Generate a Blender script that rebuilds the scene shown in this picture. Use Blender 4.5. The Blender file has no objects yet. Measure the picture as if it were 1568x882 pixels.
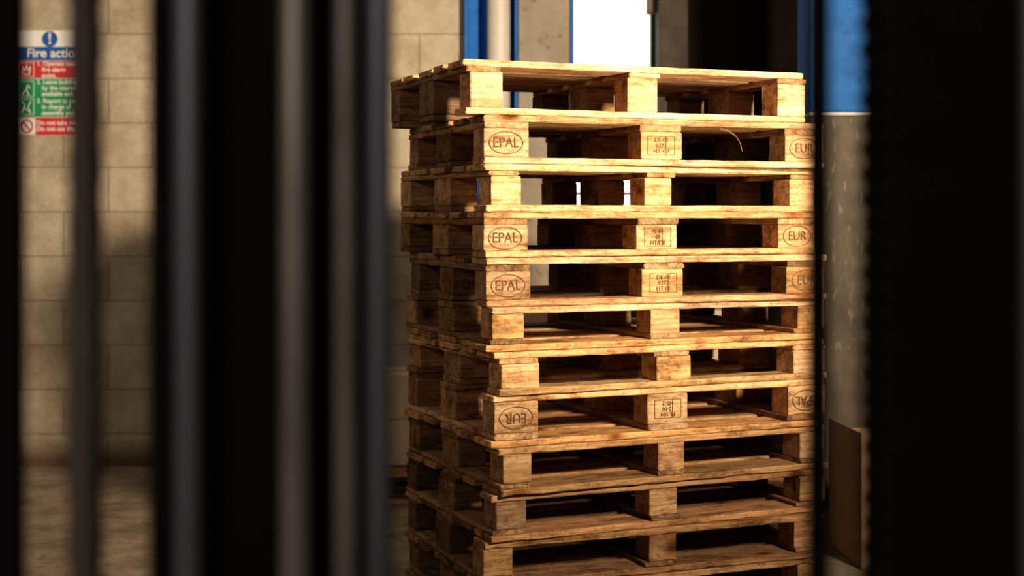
import bpy, math, random
from mathutils import Vector, Matrix
random.seed(7)
S = bpy.context.scene
C = S.collection
H0 = 1.27           # camera height
F = 2178.0

# ---------------------------------------------------------------- materials
def newmat(name):
    m = bpy.data.materials.new(name); m.use_nodes = True
    nt = m.node_tree
    return m, nt, nt.nodes['Principled BSDF']

def N(nt, t, **kw):
    n = nt.nodes.new(t)
    for k, v in kw.items():
        if k in ('operation','blend_type','data_type','attribute_name','wave_type','bands_direction','feature','attribute_type'):
            setattr(n, k, v)
        else:
            n.inputs[k].default_value = v
    return n

def ramp(nt, stops):
    r = nt.nodes.new('ShaderNodeValToRGB')
    e = r.color_ramp.elements
    while len(e) < len(stops): e.new(0.5)
    for i, (p, c) in enumerate(stops):
        e[i].position = p; e[i].color = (*c, 1) if len(c) == 3 else c
    return r

def mix(nt, a, b, fac, mode='MIX'):
    m = nt.nodes.new('ShaderNodeMix'); m.data_type = 'RGBA'; m.blend_type = mode
    for s, v in ((0, fac), (6, a), (7, b)):
        if hasattr(v, 'is_output'): nt.links.new(v, m.inputs[s])
        elif s == 0: m.inputs[0].default_value = v
        else: m.inputs[s].default_value = (*v, 1)
    return m.outputs[2]

def mat_noisy(name, c1, c2, scale=6, rough=0.7, metal=0.0, bump=0.2, stretch=(1,1,1), spec=0.5, dark=None):
    m, nt, b = newmat(name); L = nt.links.new
    tc = N(nt, 'ShaderNodeTexCoord'); mp = N(nt, 'ShaderNodeMapping')
    mp.inputs['Scale'].default_value = stretch
    L(tc.outputs['Object'], mp.inputs[0])
    n = N(nt, 'ShaderNodeTexNoise', Scale=scale, Detail=8.0, Roughness=0.65)
    L(mp.outputs[0], n.inputs['Vector'])
    r = ramp(nt, [(0.3, c1), (0.7, c2)]); L(n.outputs[0], r.inputs[0])
    out = r.outputs[0]
    if dark:
        n2 = N(nt, 'ShaderNodeTexNoise', Scale=scale*4.3, Detail=6.0)
        L(mp.outputs[0], n2.inputs['Vector'])
        r2 = ramp(nt, [(0.60, (0,0,0)), (0.72, (1,1,1))]); L(n2.outputs[0], r2.inputs[0])
        out = mix(nt, out, dark, r2.outputs[0])
    L(out, b.inputs['Base Color'])
    b.inputs['Roughness'].default_value = rough
    b.inputs['Metallic'].default_value = metal
    b.inputs['Specular IOR Level'].default_value = spec
    if bump:
        n3 = N(nt, 'ShaderNodeTexNoise', Scale=scale*8, Detail=8.0)
        L(mp.outputs[0], n3.inputs['Vector'])
        bp = N(nt, 'ShaderNodeBump', Strength=bump, Distance=0.003)
        L(n3.outputs[0], bp.inputs['Height']); L(bp.outputs[0], b.inputs['Normal'])
    return m

def mat_wood():
    m, nt, b = newmat('pallet_wood'); L = nt.links.new
    at = N(nt, 'ShaderNodeAttribute', attribute_name='gco')
    av = N(nt, 'ShaderNodeAttribute', attribute_name='btint')
    mp = N(nt, 'ShaderNodeMapping'); mp.inputs['Scale'].default_value = (1.8, 17, 17)
    L(at.outputs['Vector'], mp.inputs[0])
    n1 = N(nt, 'ShaderNodeTexNoise', Scale=2.0, Detail=10.0, Roughness=0.68, Distortion=0.3)
    L(mp.outputs[0], n1.inputs['Vector'])
    r1 = ramp(nt, [(0.28, (0.34, 0.18, 0.088)), (0.5, (0.66, 0.435, 0.24)), (0.74, (0.88, 0.66, 0.42))])
    L(n1.outputs[0], r1.inputs[0])
    mp2 = N(nt, 'ShaderNodeMapping'); mp2.inputs['Scale'].default_value = (0.4, 3.0, 3.0)
    L(at.outputs['Vector'], mp2.inputs[0])
    w = N(nt, 'ShaderNodeTexWave', wave_type='RINGS', Scale=7.0, Distortion=3.0, Detail=2.0)
    w.inputs['Detail Scale'].default_value = 0.8
    L(mp2.outputs[0], w.inputs['Vector'])
    rw = ramp(nt, [(0.0, (0.66, 0.50, 0.37)), (0.30, (1, 1, 1))]); L(w.outputs['Fac'], rw.inputs[0])
    c = mix(nt, r1.outputs[0], rw.outputs[0], 0.40, 'MULTIPLY')
    mp3 = N(nt, 'ShaderNodeMapping'); mp3.inputs['Scale'].default_value = (2.6, 7.0, 3.0)
    L(at.outputs['Vector'], mp3.inputs[0])
    v = N(nt, 'ShaderNodeTexVoronoi', Scale=1.3); L(mp3.outputs[0], v.inputs['Vector'])
    rv = ramp(nt, [(0.05, (0.22, 0.11, 0.05)), (0.11, (0.75, 0.62, 0.5)), (0.17, (1, 1, 1))]); L(v.outputs['Distance'], rv.inputs[0])
    c = mix(nt, c, rv.outputs[0], 0.9, 'MULTIPLY')
    # dirt patches
    mp4 = N(nt, 'ShaderNodeMapping'); mp4.inputs['Scale'].default_value = (4, 9, 9)
    L(at.outputs['Vector'], mp4.inputs[0])
    n4 = N(nt, 'ShaderNodeTexNoise', Scale=1.5, Detail=12.0, Roughness=0.78); L(mp4.outputs[0], n4.inputs['Vector'])
    r4 = ramp(nt, [(0.36, (0.17, 0.11, 0.07)), (0.51, (1, 1, 1))]); L(n4.outputs[0], r4.inputs[0])
    c = mix(nt, c, r4.outputs[0], 0.78, 'MULTIPLY')
    # speckled grime
    n6 = N(nt, 'ShaderNodeTexNoise', Scale=70.0, Detail=6.0, Roughness=0.7); L(at.outputs['Vector'], n6.inputs['Vector'])
    r6 = ramp(nt, [(0.34, (0.35, 0.26, 0.18)), (0.45, (1, 1, 1))]); L(n6.outputs[0], r6.inputs[0])
    c = mix(nt, c, r6.outputs[0], 0.55, 'MULTIPLY')
    # fine fibre streaks
    mp5 = N(nt, 'ShaderNodeMapping'); mp5.inputs['Scale'].default_value = (6, 190, 190)
    L(at.outputs['Vector'], mp5.inputs[0])
    n5 = N(nt, 'ShaderNodeTexNoise', Scale=2.0, Detail=5.0); L(mp5.outputs[0], n5.inputs['Vector'])
    r5 = ramp(nt, [(0.33, (0.55, 0.45, 0.36)), (0.48, (1, 1, 1))]); L(n5.outputs[0], r5.inputs[0])
    c = mix(nt, c, r5.outputs[0], 0.55, 'MULTIPLY')
    c = mix(nt, c, av.outputs['Color'], 1.0, 'MULTIPLY')
    L(c, b.inputs['Base Color'])
    b.inputs['Roughness'].default_value = 0.88
    b.inputs['Specular IOR Level'].default_value = 0.12
    add = N(nt, 'ShaderNodeMath', operation='ADD'); L(n5.outputs[0], add.inputs[0]); L(n4.outputs[0], add.inputs[1])
    bp = N(nt, 'ShaderNodeBump', Strength=0.7, Distance=0.003)
    L(add.outputs[0], bp.inputs['Height']); L(bp.outputs[0], b.inputs['Normal'])
    return m

def mat_blockwall():
    m, nt, b = newmat('painted_blockwork'); L = nt.links.new
    tc = N(nt, 'ShaderNodeTexCoord'); sp = N(nt, 'ShaderNodeSeparateXYZ'); cb = N(nt, 'ShaderNodeCombineXYZ')
    L(tc.outputs['Object'], sp.inputs[0]); L(sp.outputs[0], cb.inputs[0]); L(sp.outputs[2], cb.inputs[1])
    mp = N(nt, 'ShaderNodeMapping'); mp.inputs['Location'].default_value = (0.02, 0.062, 0)
    L(cb.outputs[0], mp.inputs[0])
    br = nt.nodes.new('ShaderNodeTexBrick')
    br.inputs['Color1'].default_value = (0.45, 0.395, 0.31, 1)
    br.inputs['Color2'].default_value = (0.49, 0.435, 0.345, 1)
    br.inputs['Mortar'].default_value = (0.31, 0.26, 0.19, 1)
    br.inputs['Scale'].default_value = 1.0
    br.inputs['Mortar Size'].default_value = 0.005
    br.inputs['Mortar Smooth'].default_value = 0.8
    br.inputs['Brick Width'].default_value = 0.45
    br.inputs['Row Height'].default_value = 0.225
    L(mp.outputs[0], br.inputs['Vector'])
    n = N(nt, 'ShaderNodeTexNoise', Scale=3.0, Detail=12.0, Roughness=0.78); L(tc.outputs['Object'], n.inputs['Vector'])
    r = ramp(nt, [(0.32, (0.52, 0.46, 0.36)), (0.62, (1, 1, 1))]); L(n.outputs[0], r.inputs[0])
    c = mix(nt, br.outputs['Color'], r.outputs[0], 0.85, 'MULTIPLY')
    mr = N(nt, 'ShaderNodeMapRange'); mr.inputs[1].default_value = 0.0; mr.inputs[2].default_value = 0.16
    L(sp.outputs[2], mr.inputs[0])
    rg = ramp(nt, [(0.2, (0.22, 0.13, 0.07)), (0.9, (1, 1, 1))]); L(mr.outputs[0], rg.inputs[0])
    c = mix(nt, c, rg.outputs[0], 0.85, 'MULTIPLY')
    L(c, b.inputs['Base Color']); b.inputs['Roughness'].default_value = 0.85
    n2 = N(nt, 'ShaderNodeTexNoise', Scale=45.0, Detail=8.0); L(tc.outputs['Object'], n2.inputs['Vector'])
    sub = N(nt, 'ShaderNodeMath', operation='SUBTRACT'); L(n2.outputs[0], sub.inputs[0]); L(br.outputs['Fac'], sub.inputs[1])
    bp = N(nt, 'ShaderNodeBump', Strength=0.5, Distance=0.007)
    L(sub.outputs[0], bp.inputs['Height']); L(bp.outputs[0], b.inputs['Normal'])
    return m

def flat(name, c, rough=0.6, metal=0.0, spec=0.4):
    m = mat_noisy(name, tuple(x*0.88 for x in c), tuple(min(1, x*1.06) for x in c), scale=9, rough=rough, metal=metal, bump=0.05, spec=spec)
    return m

WOOD = mat_wood()
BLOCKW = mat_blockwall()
FLOORM = mat_noisy('concrete_floor', (0.15,0.12,0.085), (0.40,0.335,0.25), 5.0, 0.7, bump=0.6, dark=(0.11,0.085,0.06))
CEILM = mat_noisy('ceiling_paint', (0.05,0.045,0.04), (0.08,0.07,0.06), 2, 0.9)
DARKW = mat_noisy('dark_cladding', (0.012,0.010,0.008), (0.022,0.017,0.013), 4, 0.9, spec=0.1)
CONC = mat_noisy('pillar_concrete', (0.27,0.225,0.175), (0.39,0.34,0.275), 4, 0.85, dark=(0.19,0.16,0.12))
BLUE = mat_noisy('blue_paint', (0.012,0.13,0.42), (0.025,0.19,0.58), 7, 0.6, bump=0.1, spec=0.25, dark=(0.02,0.11,0.36))
PIPEM = mat_noisy('pipe_paint', (0.50,0.46,0.42), (0.60,0.56,0.52), 4, 0.5)
GREYCOL = mat_noisy('scuffed_grey_paint', (0.09,0.078,0.062), (0.20,0.172,0.138), 9, 0.6, stretch=(1,1,0.35), spec=0.25, dark=(0.28,0.245,0.2))
WHITE = flat('white_plastic', (0.72,0.72,0.70))
SIGNBLUE = flat('sign_blue', (0.02,0.10,0.34)); SIGNRED = flat('sign_red', (0.52,0.03,0.035)); SIGNGREEN = flat('sign_green', (0.01,0.27,0.11))
STAMP = mat_noisy('burnt_stamp', (0.06,0.032,0.015), (0.26,0.15,0.08), 60, 0.9, spec=0.1, bump=0)
NAIL = flat('nail_steel', (0.06,0.045,0.035), 0.7)
CARD = mat_noisy('cardboard', (0.36,0.23,0.13), (0.46,0.31,0.18), 5, 0.9, bump=0.15)
CARDD = mat_noisy('brown_cardboard', (0.32,0.20,0.125), (0.44,0.29,0.19), 5, 0.9, bump=0.15)  # slightly darker brown board for the torn box
CARDL = mat_noisy('pale_cardboard', (0.55,0.45,0.32), (0.66,0.55,0.40), 5, 0.9, bump=0.1)
SPLINT = mat_noisy('splinter_wood', (0.16,0.085,0.04), (0.28,0.16,0.075), 30, 0.9)
TAPE = flat('packing_tape', (0.42,0.30,0.17), 0.3)
INK = flat('carton_ink', (0.08,0.06,0.05)); REDINK = flat('carton_red_ink', (0.6,0.05,0.06))
BLACKST = mat_noisy('black_steel', (0.012,0.011,0.008), (0.022,0.019,0.013), 8, 0.85, bump=0.1, spec=0.12)
GREYST = mat_noisy('galvanised_steel', (0.19,0.18,0.19), (0.34,0.325,0.335), 6, 0.45, metal=0.4, bump=0.1, stretch=(1,1,0.15))
TANST = mat_noisy('worn_steel', (0.15,0.125,0.10), (0.68,0.59,0.48), 9, 0.42, metal=0.3, bump=0.1, stretch=(1,1,0.2))
BROWNST = mat_noisy('rusty_steel', (0.11,0.08,0.06), (0.25,0.19,0.155), 7, 0.7, bump=0.2, stretch=(1,1,0.3))
JAMB = mat_noisy('dark_jamb_paint', (0.05,0.04,0.032), (0.10,0.08,0.062), 7, 0.8)
WINM = flat('window_frame_paint', (0.10,0.09,0.075))

# ---------------------------------------------------------------- mesh helpers
class MB:
    def __init__(s): s.v=[]; s.f=[]; s.g=[]; s.t=[]; s.m=[]
    def box(s, x0,x1,y0,y1,z0,z1, mi=0):
        b=len(s.v)
        for z in (z0,z1):
            for (x,y) in ((x0,y0),(x1,y0),(x1,y1),(x0,y1)): s.v.append((x,y,z))
        for q in ((0,3,2,1),(4,5,6,7),(0,1,5,4),(1,2,6,5),(2,3,7,6),(3,0,4,7)):
            s.f.append(tuple(b+i for i in q)); s.m.append(mi)
    def cyl(s, p0, p1, r0, r1=None, n=20, mi=0, cap=True):
        r1 = r0 if r1 is None else r1
        p0=Vector(p0); p1=Vector(p1); d=(p1-p0).normalized()
        u=d.orthogonal().normalized(); w=d.cross(u); b=len(s.v)
        for p,r in ((p0,r0),(p1,r1)):
            for i in range(n):
                a=2*math.pi*i/n; s.v.append(tuple(p+u*math.cos(a)*r+w*math.sin(a)*r))
        for i in range(n):
            j=(i+1)%n; s.f.append((b+i,b+j,b+n+j,b+n+i)); s.m.append(mi)
        if cap:
            s.f.append(tuple(b+i for i in reversed(range(n)))); s.m.append(mi)
            s.f.append(tuple(b+n+i for i in range(n))); s.m.append(mi)
    def plank(s, org, size, along, seg, rnd, tint, amp=0.001, ch=0.003, flipz=None, bow=0.0):
        sx,sy,sz=size
        l,w,h = (sx,sy,sz) if along=='x' else (sy,sx,sz)
        off=(rnd.uniform(0,50),rnd.uniform(0,50),rnd.uniform(0,50))
        b=len(s.v)
        ts=[0.0, min(0.003,l*0.03)/l]+[i/seg for i in range(1,seg)]+[1-min(0.003,l*0.03)/l,1.0]
        bw=rnd.uniform(-bow,bow)
        for k,t in enumerate(ts):
            ins = ch*0.7 if k in (0,len(ts)-1) else 0
            jw=rnd.uniform(-amp,amp); jh=rnd.uniform(-amp,amp)*0.4 + bw*math.sin(math.pi*t)
            chip = ch*rnd.choice((0.6,0.8,1.0,1.3,2.0))
            c=chip
            cs=[(ins+c,ins),(w-ins-c,ins),(w-ins,ins+c),(w-ins,h-ins-c),(w-ins-c,h-ins),(ins+c,h-ins),(ins,h-ins-c),(ins,ins+c)]
            for (a,z) in cs:
                a2=a+jw+rnd.uniform(-amp,amp)*0.4; z2=z+jh
                lx=t*l + (rnd.uniform(-amp,amp)*1.5 if k in (0,1) else 0)
                p=(lx,a2,z2) if along=='x' else (a2,lx,z2)
                pz=org[2]+p[2]
                if flipz is not None: pz=flipz-pz
                s.v.append((org[0]+p[0],org[1]+p[1],pz))
                s.g.append((t*l+off[0],a+off[1],z+off[2])); s.t.append(tint)
        inv = (along=='y') ^ (flipz is not None)
        for k in range(len(ts)-1):
            for i in range(8):
                j=(i+1)%8; q=(b+k*8+i,b+k*8+8+i,b+k*8+8+j,b+k*8+j)
                s.f.append(q if inv else q[::-1]); s.m.append(0)
        c0=tuple(b+i for i in range(8)); e=b+(len(ts)-1)*8; c1=tuple(e+i for i in range(8))
        s.f.append(c0 if inv else c0[::-1]); s.m.append(0)
        s.f.append(c1[::-1] if inv else c1); s.m.append(0)
    def obj(s, name, mats, parent=None, loc=(0,0,0), rot=(0,0,0), smooth=False, bevel=0):
        me=bpy.data.meshes.new(name); me.from_pydata(s.v,[],s.f)
        for m in (mats if isinstance(mats,(list,tuple)) else [mats]): me.materials.append(m)
        for i,p in enumerate(me.polygons):
            p.material_index=s.m[i]; p.use_smooth=smooth
        if s.g:
            a=me.attributes.new('gco','FLOAT_VECTOR','POINT'); a.data.foreach_set('vector',[c for g in s.g for c in g])
            a=me.attributes.new('btint','FLOAT_COLOR','POINT'); a.data.foreach_set('color',[c for g in s.t for c in (*g,1.0)])
        me.validate(); me.update()
        import bmesh
        bm=bmesh.new(); bm.from_mesh(me); bmesh.ops.recalc_face_normals(bm, faces=bm.faces); bm.to_mesh(me); bm.free()
        o=bpy.data.objects.new(name,me); C.objects.link(o); o.location=loc; o.rotation_euler=rot
        if parent: o.parent=parent
        if bevel:
            md=o.modifiers.new('bev','BEVEL'); md.width=bevel; md.segments=2; md.limit_method='ANGLE'
        if smooth:
            md=o.modifiers.new('es','EDGE_SPLIT'); md.split_angle=math.radians(40)
        return o

def empty(name, loc=(0,0,0), rot=(0,0,0)):
    o=bpy.data.objects.new(name,None); C.objects.link(o); o.location=loc; o.rotation_euler=rot; o.empty_display_size=0.1
    return o

def text(name, body, size, mat, parent, loc, rot=(math.pi/2,0,0), align='CENTER', ext=0.0003, sx=1.0, bold=0.0):
    cu=bpy.data.curves.new(name,'FONT'); cu.body=body; cu.size=size; cu.align_x=align; cu.align_y='CENTER'
    cu.extrude=ext; cu.offset=bold; cu.materials.append(mat); cu.space_line=0.95
    o=bpy.data.objects.new(name,cu); C.objects.link(o); o.parent=parent; o.location=loc; o.rotation_euler=rot; o.scale=(sx,1,1)
    return o

def ring(name, a, b, th, mat, parent, loc, n=48):
    m=MB()
    for i in range(n):
        t=2*math.pi*i/n
        for k in (0,1):
            m.v.append(((a-k*th)*math.cos(t),0,(b-k*th)*math.sin(t)))
    for i in range(n):
        j=(i+1)%n; m.f.append((2*i,2*j,2*j+1,2*i+1)); m.m.append(0)
    return m.obj(name,mat,parent,loc)

# ---------------------------------------------------------------- pallets
def pallet(x, y, z, rotdeg, Ht, bw=0.145, flip=False, marks=None, seed=0, tone=1.0, warm=1.0):
    rnd=random.Random(seed)
    T=0.020; TS=0.020 if marks else 0.016
    p=empty('wooden_pallet',(x,y,z),(0,0,math.radians(rotdeg)))
    mb=MB(); fz = Ht if flip else None
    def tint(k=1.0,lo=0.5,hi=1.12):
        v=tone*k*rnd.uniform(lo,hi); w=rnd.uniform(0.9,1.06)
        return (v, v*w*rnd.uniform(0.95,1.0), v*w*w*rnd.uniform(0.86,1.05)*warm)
    bh=Ht-2*T-TS
    cw = 0.145 if marks else bw+0.006
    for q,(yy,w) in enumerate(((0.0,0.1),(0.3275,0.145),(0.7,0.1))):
        mb.plank((rnd.uniform(-.006,.006),yy+rnd.uniform(-.003,.003),0),(1.2,w,T),'x',26,rnd,tint(lo=0.75 if q==0 else 0.3,hi=1.15 if q==0 else 0.65),0.0018,0.003,fz)  # skids behind the front one tinted dark to stand in for shade
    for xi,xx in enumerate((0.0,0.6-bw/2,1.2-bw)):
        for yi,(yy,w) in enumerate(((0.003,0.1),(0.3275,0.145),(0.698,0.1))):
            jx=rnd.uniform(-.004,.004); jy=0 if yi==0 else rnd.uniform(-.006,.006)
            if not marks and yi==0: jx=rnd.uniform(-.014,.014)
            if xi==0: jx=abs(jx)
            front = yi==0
            mb.plank((xx+jx,yy+jy,T),(bw,w,bh),'x',4,rnd,tint(1.0,0.72 if front else 0.35,1.15 if front else 0.75),0.0006,0.003,fz)  # inner blocks get a darker tint: shade of the gaps put into colour
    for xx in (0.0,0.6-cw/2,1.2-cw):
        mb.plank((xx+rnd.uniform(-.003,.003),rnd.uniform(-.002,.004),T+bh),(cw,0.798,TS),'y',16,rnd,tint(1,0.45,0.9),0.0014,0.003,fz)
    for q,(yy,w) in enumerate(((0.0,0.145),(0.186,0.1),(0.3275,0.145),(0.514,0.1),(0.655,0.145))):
        mb.plank((rnd.uniform(-.018,.008),yy+rnd.uniform(-.004,.003),T+TS+bh),(1.2,w,T),'x',26,rnd,tint(1.05,0.8 if q==0 else 0.5,1.15 if q==0 else 0.95),0.0018,0.003,fz)  # deck boards further in also carry painted shade in their tint
    mb.obj('timber',WOOD,p)
    nb=MB(); zt = (0.0 if flip else Ht)
    for yy in (0.03,0.11,0.236,0.36,0.44,0.564,0.69,0.77):
        for xx in (0.04,0.085,0.575,0.625,1.115,1.16):
            nb.cyl((xx,yy,zt-0.0005),(xx,yy,zt+0.0006),0.004,n=8)
    nb.obj('nail_heads',NAIL,p)
    if marks:
        zc = T+bh/2
        if flip: zc=Ht-zc
        r=(math.pi/2,math.pi,0) if flip else (math.pi/2,0,0)
        for word,xx in ((marks[0],bw/2),(marks[2],1.2-bw/2)):
            ring('oval_stamp_ring',0.056,0.035,0.0022,STAMP,p,(xx,0.0005,zc))
            text('oval_stamp_word',word,0.044,STAMP,p,(xx,0.0005,zc),r,sx=0.9)
        xx=0.6
        for i,ln in enumerate(marks[1]):
            dz=(0.018-0.018*i)*(-1 if flip else 1)
            text('block_stamp_line',ln,0.019,STAMP,p,(xx,0.0005,zc+dz),r,sx=1.0)
        fr=MB(); a,b2,t=0.048,0.030,0.0012
        for q in ((-a,a,-b2,-b2+t),(-a,a,b2-t,b2),(-a,-a+t,-b2,b2),(a-t,a,-b2,b2),(0.016,0.0172,-b2,b2)):
            fr.box(q[0],q[1],-0.0003,0.0003,q[2],q[3])
        fr.obj('block_stamp_frame',STAMP,p,(xx,0.0005,zc))
    return p

D0=4.3
specs=[ # corner px, rot, height, blockw, flip, marks, tone, depth offset
 (715,21.6,0.166,0.105,False,None,1.08,-0.010),
 (741,20.8,0.150,0.145,False,('EPAL',('DE-08','0373','HT 4-9'),'EUR'),0.86,0.012),
 (747,23.8,0.146,0.098,False,None,1.18,0.0),
 (740,22.8,0.140,0.145,False,('EPAL',('PL 01','48','HT/DB'),'EUR'),0.95,0.008),
 (744,20.8,0.150,0.145,False,('EPAL',('DE-00','9372','HT 05'),'EUR'),0.80,0.004),
 (752,23.0,0.134,0.105,True,None,0.90,-0.006),
 (765,24.2,0.134,0.125,False,None,1.20,-0.012),
 (757,23.2,0.158,0.145,True,('EUR',('PL 104','12-06','HT-2'),'EPAL'),1.0,0.0),
 (766,24.4,0.145,0.095,True,None,0.68,-0.010),  # tone drops from here down: light falloff put into the wood colour
 (755,23.4,0.144,0.100,True,None,0.60,0.004),
 (739,20.8,0.144,0.095,True,None,0.52,0.012),
 (750,22.0,0.0,0.100,True,None,0.52,0.0)]
ztop=H0+(330-90)/F*D0
z=ztop
for i,(px,rt,h,bw,fl,mk,tone,dy) in enumerate(specs):
    if h==0.0: h=z-0.001
    z-=h
    x=(px-784)/F*D0
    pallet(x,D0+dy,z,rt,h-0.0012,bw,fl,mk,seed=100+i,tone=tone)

# loose splinter peeling from the underside of the deck of the second pallet
sm=MB()
pts=[(0.675,4.60,1.551,0.003),(0.70,4.59,1.543,0.0028),(0.722,4.585,1.526,0.0025),(0.737,4.585,1.503,0.0018),(0.744,4.59,1.478,0.0006)]
for (a,b,c,w_) in pts:
    sm.v+= [(a-w_*0.3,b,c+w_),(a+w_*0.3,b+0.003,c-w_)]
for i in range(len(pts)-1):
    sm.f.append((2*i,2*i+1,2*i+3,2*i+2)); sm.m.append(0)
so=sm.obj('wood_splinter',SPLINT); md=so.modifiers.new('s','SOLIDIFY'); md.thickness=0.0015

# ---------------------------------------------------------------- room
YW=7.2
def wx(px,Y): return (px-784)/F*Y
def simple(name,x0,x1,y0,y1,z0,z1,mat):
    m=MB(); m.box(x0,x1,y0,y1,z0,z1); return m.obj(name,mat)
simple('floor',-5,5,-3,10,-0.1,0,FLOORM)
simple('ceiling',-5,5,-3,10,4.5,4.6,CEILM)
simple('wall_left',-5.1,-5,-3,10,0,4.5,BLOCKW)
simple('wall_right',5,5.1,-3,10,0,4.5,DARKW)
simple('wall_rear',-5,5,-3.1,-3,0,4.5,CEILM)
xe=wx(712,YW)
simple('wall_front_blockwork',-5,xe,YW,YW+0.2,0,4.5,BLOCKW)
YB=7.6
w0=wx(860,YB); w1=wx(1006,YB)
m=MB(); m.box(xe,w0,YB,YB+0.2,0,4.5); m.box(w1,5,YB,YB+0.2,0,4.5); m.box(w0,w1,YB,YB+0.2,0,1.22); m.box(w0,w1,YB,YB+0.2,3.6,4.5)
m.obj('wall_front_dark',DARKW)
m=MB(); 
for (a,b,c,d) in ((w0,w0+0.03,1.22,3.6),(w1-0.03,w1,1.22,3.6),(w0,w1,1.22,1.26),(w0,w1,3.56,3.6)):
    m.box(a,b,YB+0.02,YB+0.10,c,d)
for zz in (1.38,2.95): m.box(w0+0.03,w1-0.03,YB+0.05,YB+0.08,zz,zz+0.016)
m.obj('window_1',WINM,bevel=0.003)
Yp=7.25
m=MB(); m.box(wx(793,Yp),wx(873,Yp),Yp,Yp+0.34,0,4.5)
m.obj('concrete_pillar',CONC,bevel=0.008)
m=MB(); xa=wx(873.5,Yp); m.box(xa,xa+0.018,Yp-0.01,Yp+0.33,0,4.5); m.obj('trim_1',BLUE)
xb0=wx(713,Yp); xb1=wx(792,Yp)
m=MB(); m.box(xb0,xb0+0.012,Yp-0.12,Yp+0.15,0,4.5); m.box(xb1-0.012,xb1,Yp-0.12,Yp+0.15,0,4.5); m.box(xb0+0.012,xb1-0.012,Yp+0.0,Yp+0.012,0,4.5)
m.obj('blue_steel_column',BLUE)
pe=empty('downpipe',(wx(763,7.1),7.16,0))
m=MB(); m.cyl((0,0,0),(0,0,4.5),0.060,n=28)
for zz in (0.5,1.9,3.3): m.cyl((0,0,zz),(0,0,zz+0.05),0.066,n=28)
m.obj('pipe',PIPEM,pe,smooth=True)
m=MB(); m.box(wx(1006,7.5),wx(1050,7.5),7.4,7.58,0,4.5); m.obj('trim_2',JAMB,bevel=0.004)
m=MB(); m.box(wx(990,7.55),wx(1007,7.55),7.5,7.59,2.34,2.50); m.obj('window_bracket',BROWNST,bevel=0.005)

Yc=6.2; ca=wx(1242,Yc); cbx=wx(1337,Yc); zsplit=H0+(330-172)/F*Yc
col=empty('painted_steel_column',((ca+cbx)/2,Yc+0.15,0))
hw=(cbx-ca)/2
m=MB(); m.box(-hw,hw,-0.15,0.15,zsplit,4.5); m.obj('blue_upper',BLUE,col,bevel=0.008)
m=MB(); m.box(-hw,hw,-0.15,0.15,0.012,zsplit-0.012); m.obj('grey_lower',GREYCOL,col,bevel=0.008)
m=MB(); m.box(-hw-0.001,hw+0.001,-0.151,0.151,zsplit-0.012,zsplit); m.obj('white_line',WHITE,col)
m=MB(); m.box(-hw-0.06,hw+0.06,-0.21,0.21,0,0.012)
for sx in (-1,1):
    for sy in (-1,1): m.cyl((sx*(hw+0.035),sy*0.18,0.012),(sx*(hw+0.035),sy*0.18,0.03),0.012,n=6)
m.obj('base_plate',GREYCOL,col)

# ---------------------------------------------------------------- cartons
def carton(name, x,y,z, sx,sy,sz, rot, mat, red=False):
    e=empty(name,(x,y,z),(0,0,math.radians(rot)))
    m=MB(); m.box(-sx/2,sx/2,-sy/2,sy/2,0,sz)
    m.obj('carton_body',mat,e,bevel=0.003)
    m=MB(); m.box(-sx/2-0.0005,sx/2+0.0005,-0.025,0.025,sz-0.08,sz+0.001); m.obj('tape',TAPE,e)
    ink=REDINK if red else INK
    m=MB()
    for c in (-0.045,0.0):
        yy=-sy/2-0.0012; zz=sz*0.5
        m.box(c-0.005,c+0.005,yy,yy+0.001,zz-0.03,zz+0.005)
        b=len(m.v); m.v+=[(c-0.016,yy,zz+0.005),(c+0.016,yy,zz+0.005),(c,yy,zz+0.03)]; m.f.append((b,b+1,b+2)); m.m.append(0)
    m.box(-0.07,0.03,-sy/2-0.0012,-sy/2-0.0002,sz*0.5-0.042,sz*0.5-0.037)
    m.obj('arrow_print',ink,e)
    return e
pallet(0.01,6.12,0,1,0.144,0.145,False,None,seed=300,tone=0.8)
rz=0.146
carton('cardboard_carton',0.18,6.5,rz,0.34,0.36,0.34,2,CARD)
carton('cardboard_carton',0.54,6.5,rz,0.34,0.36,0.34,3,CARD,True)
carton('cardboard_carton',0.92,6.5,rz,0.36,0.36,0.34,4,CARDL)
carton('cardboard_carton',0.18,6.5,rz+0.342,0.30,0.34,0.42,2,CARDL)
carton('cardboard_carton',0.51,6.5,rz+0.342,0.30,0.34,0.30,3,CARD,True)
carton('cardboard_carton',0.89,6.5,rz+0.342,0.40,0.34,0.36,1,CARDL)
pallet(-1.34,6.22,0,0,0.144,0.145,False,None,seed=301,tone=0.8)
carton('cardboard_carton',-0.60,6.6,0.146,0.36,0.40,0.20,-3,CARDL)
carton('cardboard_carton',-0.62,6.6,0.348,0.30,0.34,0.20,4,CARDL)
carton('cardboard_carton',-1.02,6.6,0.146,0.36,0.40,0.25,2,CARD)
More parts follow.
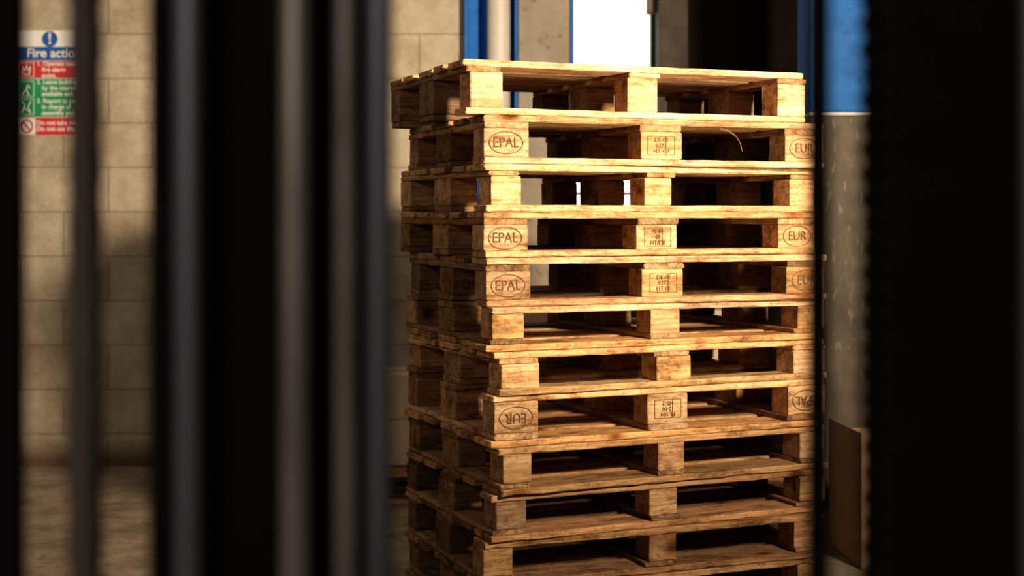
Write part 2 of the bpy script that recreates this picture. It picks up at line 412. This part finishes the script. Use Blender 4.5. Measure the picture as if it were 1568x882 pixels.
# torn open cardboard box right
tb=empty('torn_cardboard_box',(1.435,5.3,0),(0,0,math.radians(4)))
m=MB(); t=0.006
m.box(-0.2,-0.2+t,-0.2,0.2,0,0.49); m.box(0.2-t,0.2,-0.2,0.2,0,0.44); m.box(-0.2,0.2,0.2-t,0.2,0,0.45)
prof=[(-0.2,0.50),(-0.172,0.50),(-0.168,0.43),(-0.16,0.41),(-0.13,0.415),(-0.08,0.37),(-0.02,0.385),(0.06,0.38),(0.13,0.41),(0.2,0.40)]
for yv in (-0.2,-0.194):
    for (xx,zz) in prof: m.v.append((xx,yv,zz))
    for (xx,zz) in prof: m.v.append((xx,yv,0))
b0=len(m.v)-40; n=10
for i in range(n-1):
    a=b0+i; c=b0+20+i
    for q in ((a,a+1,a+n+1,a+n),(c,c+n,c+n+1,c+1),(a,c,c+1,a+1)): m.f.append(q); m.m.append(0)
m.box(-0.2,0.2,-0.2,0.2,0,t)
m.obj('box_walls',CARDD,tb)

# ---------------------------------------------------------------- fire sign
k=YW/F
sx0=(24-784)*k; stop=H0+(330-47)*k; SW=110*k; SH=161*k
sg=empty('fire_action_sign',(sx0,YW-0.004,stop))
m=MB(); m.box(0,SW,-0.003,0.003,-SH,0); m.obj('sign_panel',WHITE,sg,bevel=0.001)
def band(nm,y0,y1,mat,x0=0,x1=110,dy=-0.004):
    m=MB(); m.box(x0*k,x1*k,dy,dy+0.0012,-(y1)*k,-(y0)*k); m.obj(nm,mat,sg)
band('header_band',25,46,SIGNBLUE,1,109)
band('alarm_band',47,73,SIGNRED,1,109); band('exit_band',74,132,SIGNGREEN,1,109); band('prohibit_band',133,160,SIGNRED,1,109)
band('alarm_icon_panel',49,71,WHITE,4,29,-0.005); band('alarm_icon_field',50,70,SIGNRED,5,28,-0.006)
band('exit_icon_panel',77,101,WHITE,4,29,-0.005); band('exit_icon_field',78,100,SIGNGREEN,5,28,-0.006)
band('assembly_icon_panel',104,129,WHITE,4,29,-0.005); band('assembly_icon_field',105,128,SIGNGREEN,5,28,-0.006)
band('prohibit_icon_panel',134,159,WHITE,3,31,-0.005)
def stroke(nm,pts,w,mat,dy):
    m=MB()
    for (a,b) in zip(pts[:-1],pts[1:]):
        A=Vector((a[0]*k,dy,-a[1]*k)); B=Vector((b[0]*k,dy,-b[1]*k)); m.cyl(A,B,w*k,n=6)
    m.obj(nm,mat,sg)
stroke('flame_icon',[(9,66),(11,56),(14,62),(17,53),(19,62),(23,55),(22,67),(9,67)],1.2,WHITE,-0.007)
stroke('runner_icon_body',[(10,98),(14,92),(17,92),(21,99)],1.3,WHITE,-0.007)
stroke('runner_icon_torso',[(16,92),(18,84),(23,88)],1.5,WHITE,-0.007)
stroke('arrows_icon',[(8,108),(14,114),(8,126),(14,119),(24,126),(19,117),(24,108)],1.1,WHITE,-0.007)
m=MB(); c=Vector((53*k,0,-13*k)); m.cyl(c+Vector((0,-0.0045,0)),c+Vector((0,-0.0032,0)),12*k,n=40); m.obj('warning_disc',SIGNBLUE,sg)
text('exclamation','!',24*k,WHITE,sg,(53*k,-0.0052,-13*k),bold=0.0018)
text('header_text','Fire action',20*k,WHITE,sg,(60*k,-0.0052,-35*k),bold=0.0014)
def bt(nm,s,y): text(nm,s,9.6*k,WHITE,sg,(33*k,-0.0052,-y*k),align='LEFT',bold=0.0008)
bt('text_1','1. Operate nearest\n   fire alarm\n   point.',60)
bt('text_2','2. Leave building\n   by the nearest\n   available exit.',88)
bt('text_3','3. Report to person\n   in charge of\n   assembly point.',117)
bt('text_4','Do not take risks.\nDo not use lifts.',146)
rg=ring('prohibition_ring',10.5*k,10.5*k,2.4*k,SIGNRED,sg,(17*k,-0.0055,-146.5*k))
stroke('prohibition_bar',[(10.5,140),(23.5,153)],1.1,SIGNRED,-0.006)

# ---------------------------------------------------------------- foreground folding gate (near the camera)
YG=1.2
def gx(px,dy=0.0): return (px-784)*(YG+dy)/F
def gate(name): return empty(name,(0,YG,0))
def tube(par,nm,p0,p1,mat,dy=0.0,z0=0.06,z1=2.34):
    m=MB(); r=(gx(p1,dy)-gx(p0,dy))/2; x=(gx(p1,dy)+gx(p0,dy))/2
    m.cyl((x,dy,z0),(x,dy,z1),r,n=32); return m.obj(nm,mat,par,smooth=True)
def channel(par,nm,p0,p1,mat,dy=0.03,z0=0.06,z1=2.34,dep=0.02):
    m=MB(); a,b=gx(p0,dy),gx(p1,dy); t=0.003
    m.box(a,b,dy,dy+t,z0,z1); m.box(a,a+t,dy+t,dy+dep,z0,z1); m.box(b-t,b,dy+t,dy+dep,z0,z1)
    zz=0.2
    while zz<2.3:
        m.cyl(((a+b)/2,dy-0.003,zz),((a+b)/2,dy,zz),0.005,n=10); zz+=0.19
    return m.obj(nm,mat,par)
gl=gate('folding_steel_gate')
channel(gl,'channel_1',-160,28,BLACKST)
tube(gl,'post_1',106,156,BROWNST)
m=MB(); zz=0.1
while zz<2.3:
    x=gx(131); m.cyl((x,0,zz),(x,0,zz+0.03),0.0149,n=20); zz+=0.052
m.obj('post_collars',BROWNST,gl,smooth=True)
channel(gl,'channel_2',228,285,BLACKST)
tube(gl,'post_2',268,312,GREYST)
channel(gl,'channel_3',298,440,BLACKST,0.032)
tube(gl,'post_3',430,476,TANST)
channel(gl,'channel_4',460,525,BLACKST,0.030)
tube(gl,'post_4',512,549,TANST,0.01)
channel(gl,'channel_5',538,585,BLACKST)
tube(gl,'post_5',562,602,GREYST,0.012)
m=MB(); m.box(gx(-170),gx(605),-0.012,0.055,0.0,0.06); m.box(gx(-170),gx(605),-0.012,0.055,2.34,2.40); m.obj('gate_rails',BLACKST,gl)
gr=gate('steel_gate_leaf')
channel(gr,'edge_bar',1242,1272,BLACKST,0.0)
m=MB(); m.box(gx(1334),gx(2300),0.0,0.03,0.06,2.34)
m.obj('leaf_panel',BLACKST,gr)
m=MB(); zz=0.08; rr=random.Random(3)
while zz<2.32:
    m.cyl((gx(1338),0.0,zz),(gx(1338),0.03,zz),0.006+rr.uniform(-0.001,0.0015),n=16); zz+=0.0215
m.obj('rack_teeth',BLACKST,gr)
m=MB(); zz=0.09
while zz<2.3:
    m.cyl((gx(1357),-0.0015,zz),(gx(1357),0.0,zz),0.003,n=12); zz+=0.0215
m.obj('rivets',JAMB,gr)
tube(gr,'leaf_tube',1562,1600,GREYST,-0.02)
m=MB(); m.box(gx(1240),gx(2300),-0.005,0.035,0.0,0.06); m.box(gx(1240),gx(2300),-0.005,0.035,2.34,2.40); m.obj('leaf_rails',BLACKST,gr)

# ---------------------------------------------------------------- lights
def area(name,loc,tgt,size,power,col,spread=180):
    l=bpy.data.lights.new(name,'AREA'); l.shape='DISK'; l.size=size; l.energy=power; l.color=col; l.spread=math.radians(spread)
    o=bpy.data.objects.new(name,l); C.objects.link(o); o.location=loc
    o.rotation_euler=(Vector(tgt)-Vector(loc)).to_track_quat('-Z','Y').to_euler(); return o
area('warm_work_lamp',(2.5,1.0,2.75),(0.4,4.6,2.05),0.4,78,(1.0,0.80,0.57),66)
area('floor_bounce_fill',(1.7,1.9,0.35),(0.5,4.8,1.85),0.4,7,(1.0,0.80,0.56),44)  # added fill imitating floor bounce onto the deck undersides
area('wall_fill',(-2.0,4.4,3.7),(-3.0,7.2,1.9),0.6,20,(1.0,0.88,0.72))  # unseen fill added to brighten the block wall
area('rear_fill',(-1.2,-1.6,2.4),(-0.2,2.0,1.2),1.0,21,(1.0,0.93,0.89))  # soft fill added behind the camera to lift the gate tubes
area('left_fill_lamp',(-2.6,2.6,2.6),(0,4.6,1.6),0.8,10,(1.0,0.70,0.43))
w=bpy.data.worlds.new('World'); S.world=w; w.use_nodes=True
w.node_tree.nodes['Background'].inputs[0].default_value=(1.0,0.95,0.87,1); w.node_tree.nodes['Background'].inputs[1].default_value=2.0

# ---------------------------------------------------------------- camera
cd=bpy.data.cameras.new('camera'); co=bpy.data.objects.new('camera',cd); C.objects.link(co)
co.location=(0,0,H0); co.rotation_euler=(math.pi/2,0,0)
cd.lens=50; cd.sensor_width=36; cd.shift_y=-111/1568
cd.dof.use_dof=True; cd.dof.focus_distance=4.4; cd.dof.aperture_fstop=2.1
S.camera=co
S.view_settings.view_transform='Standard'
try: S.view_settings.look='Medium High Contrast'
except Exception as e: print('look',e)
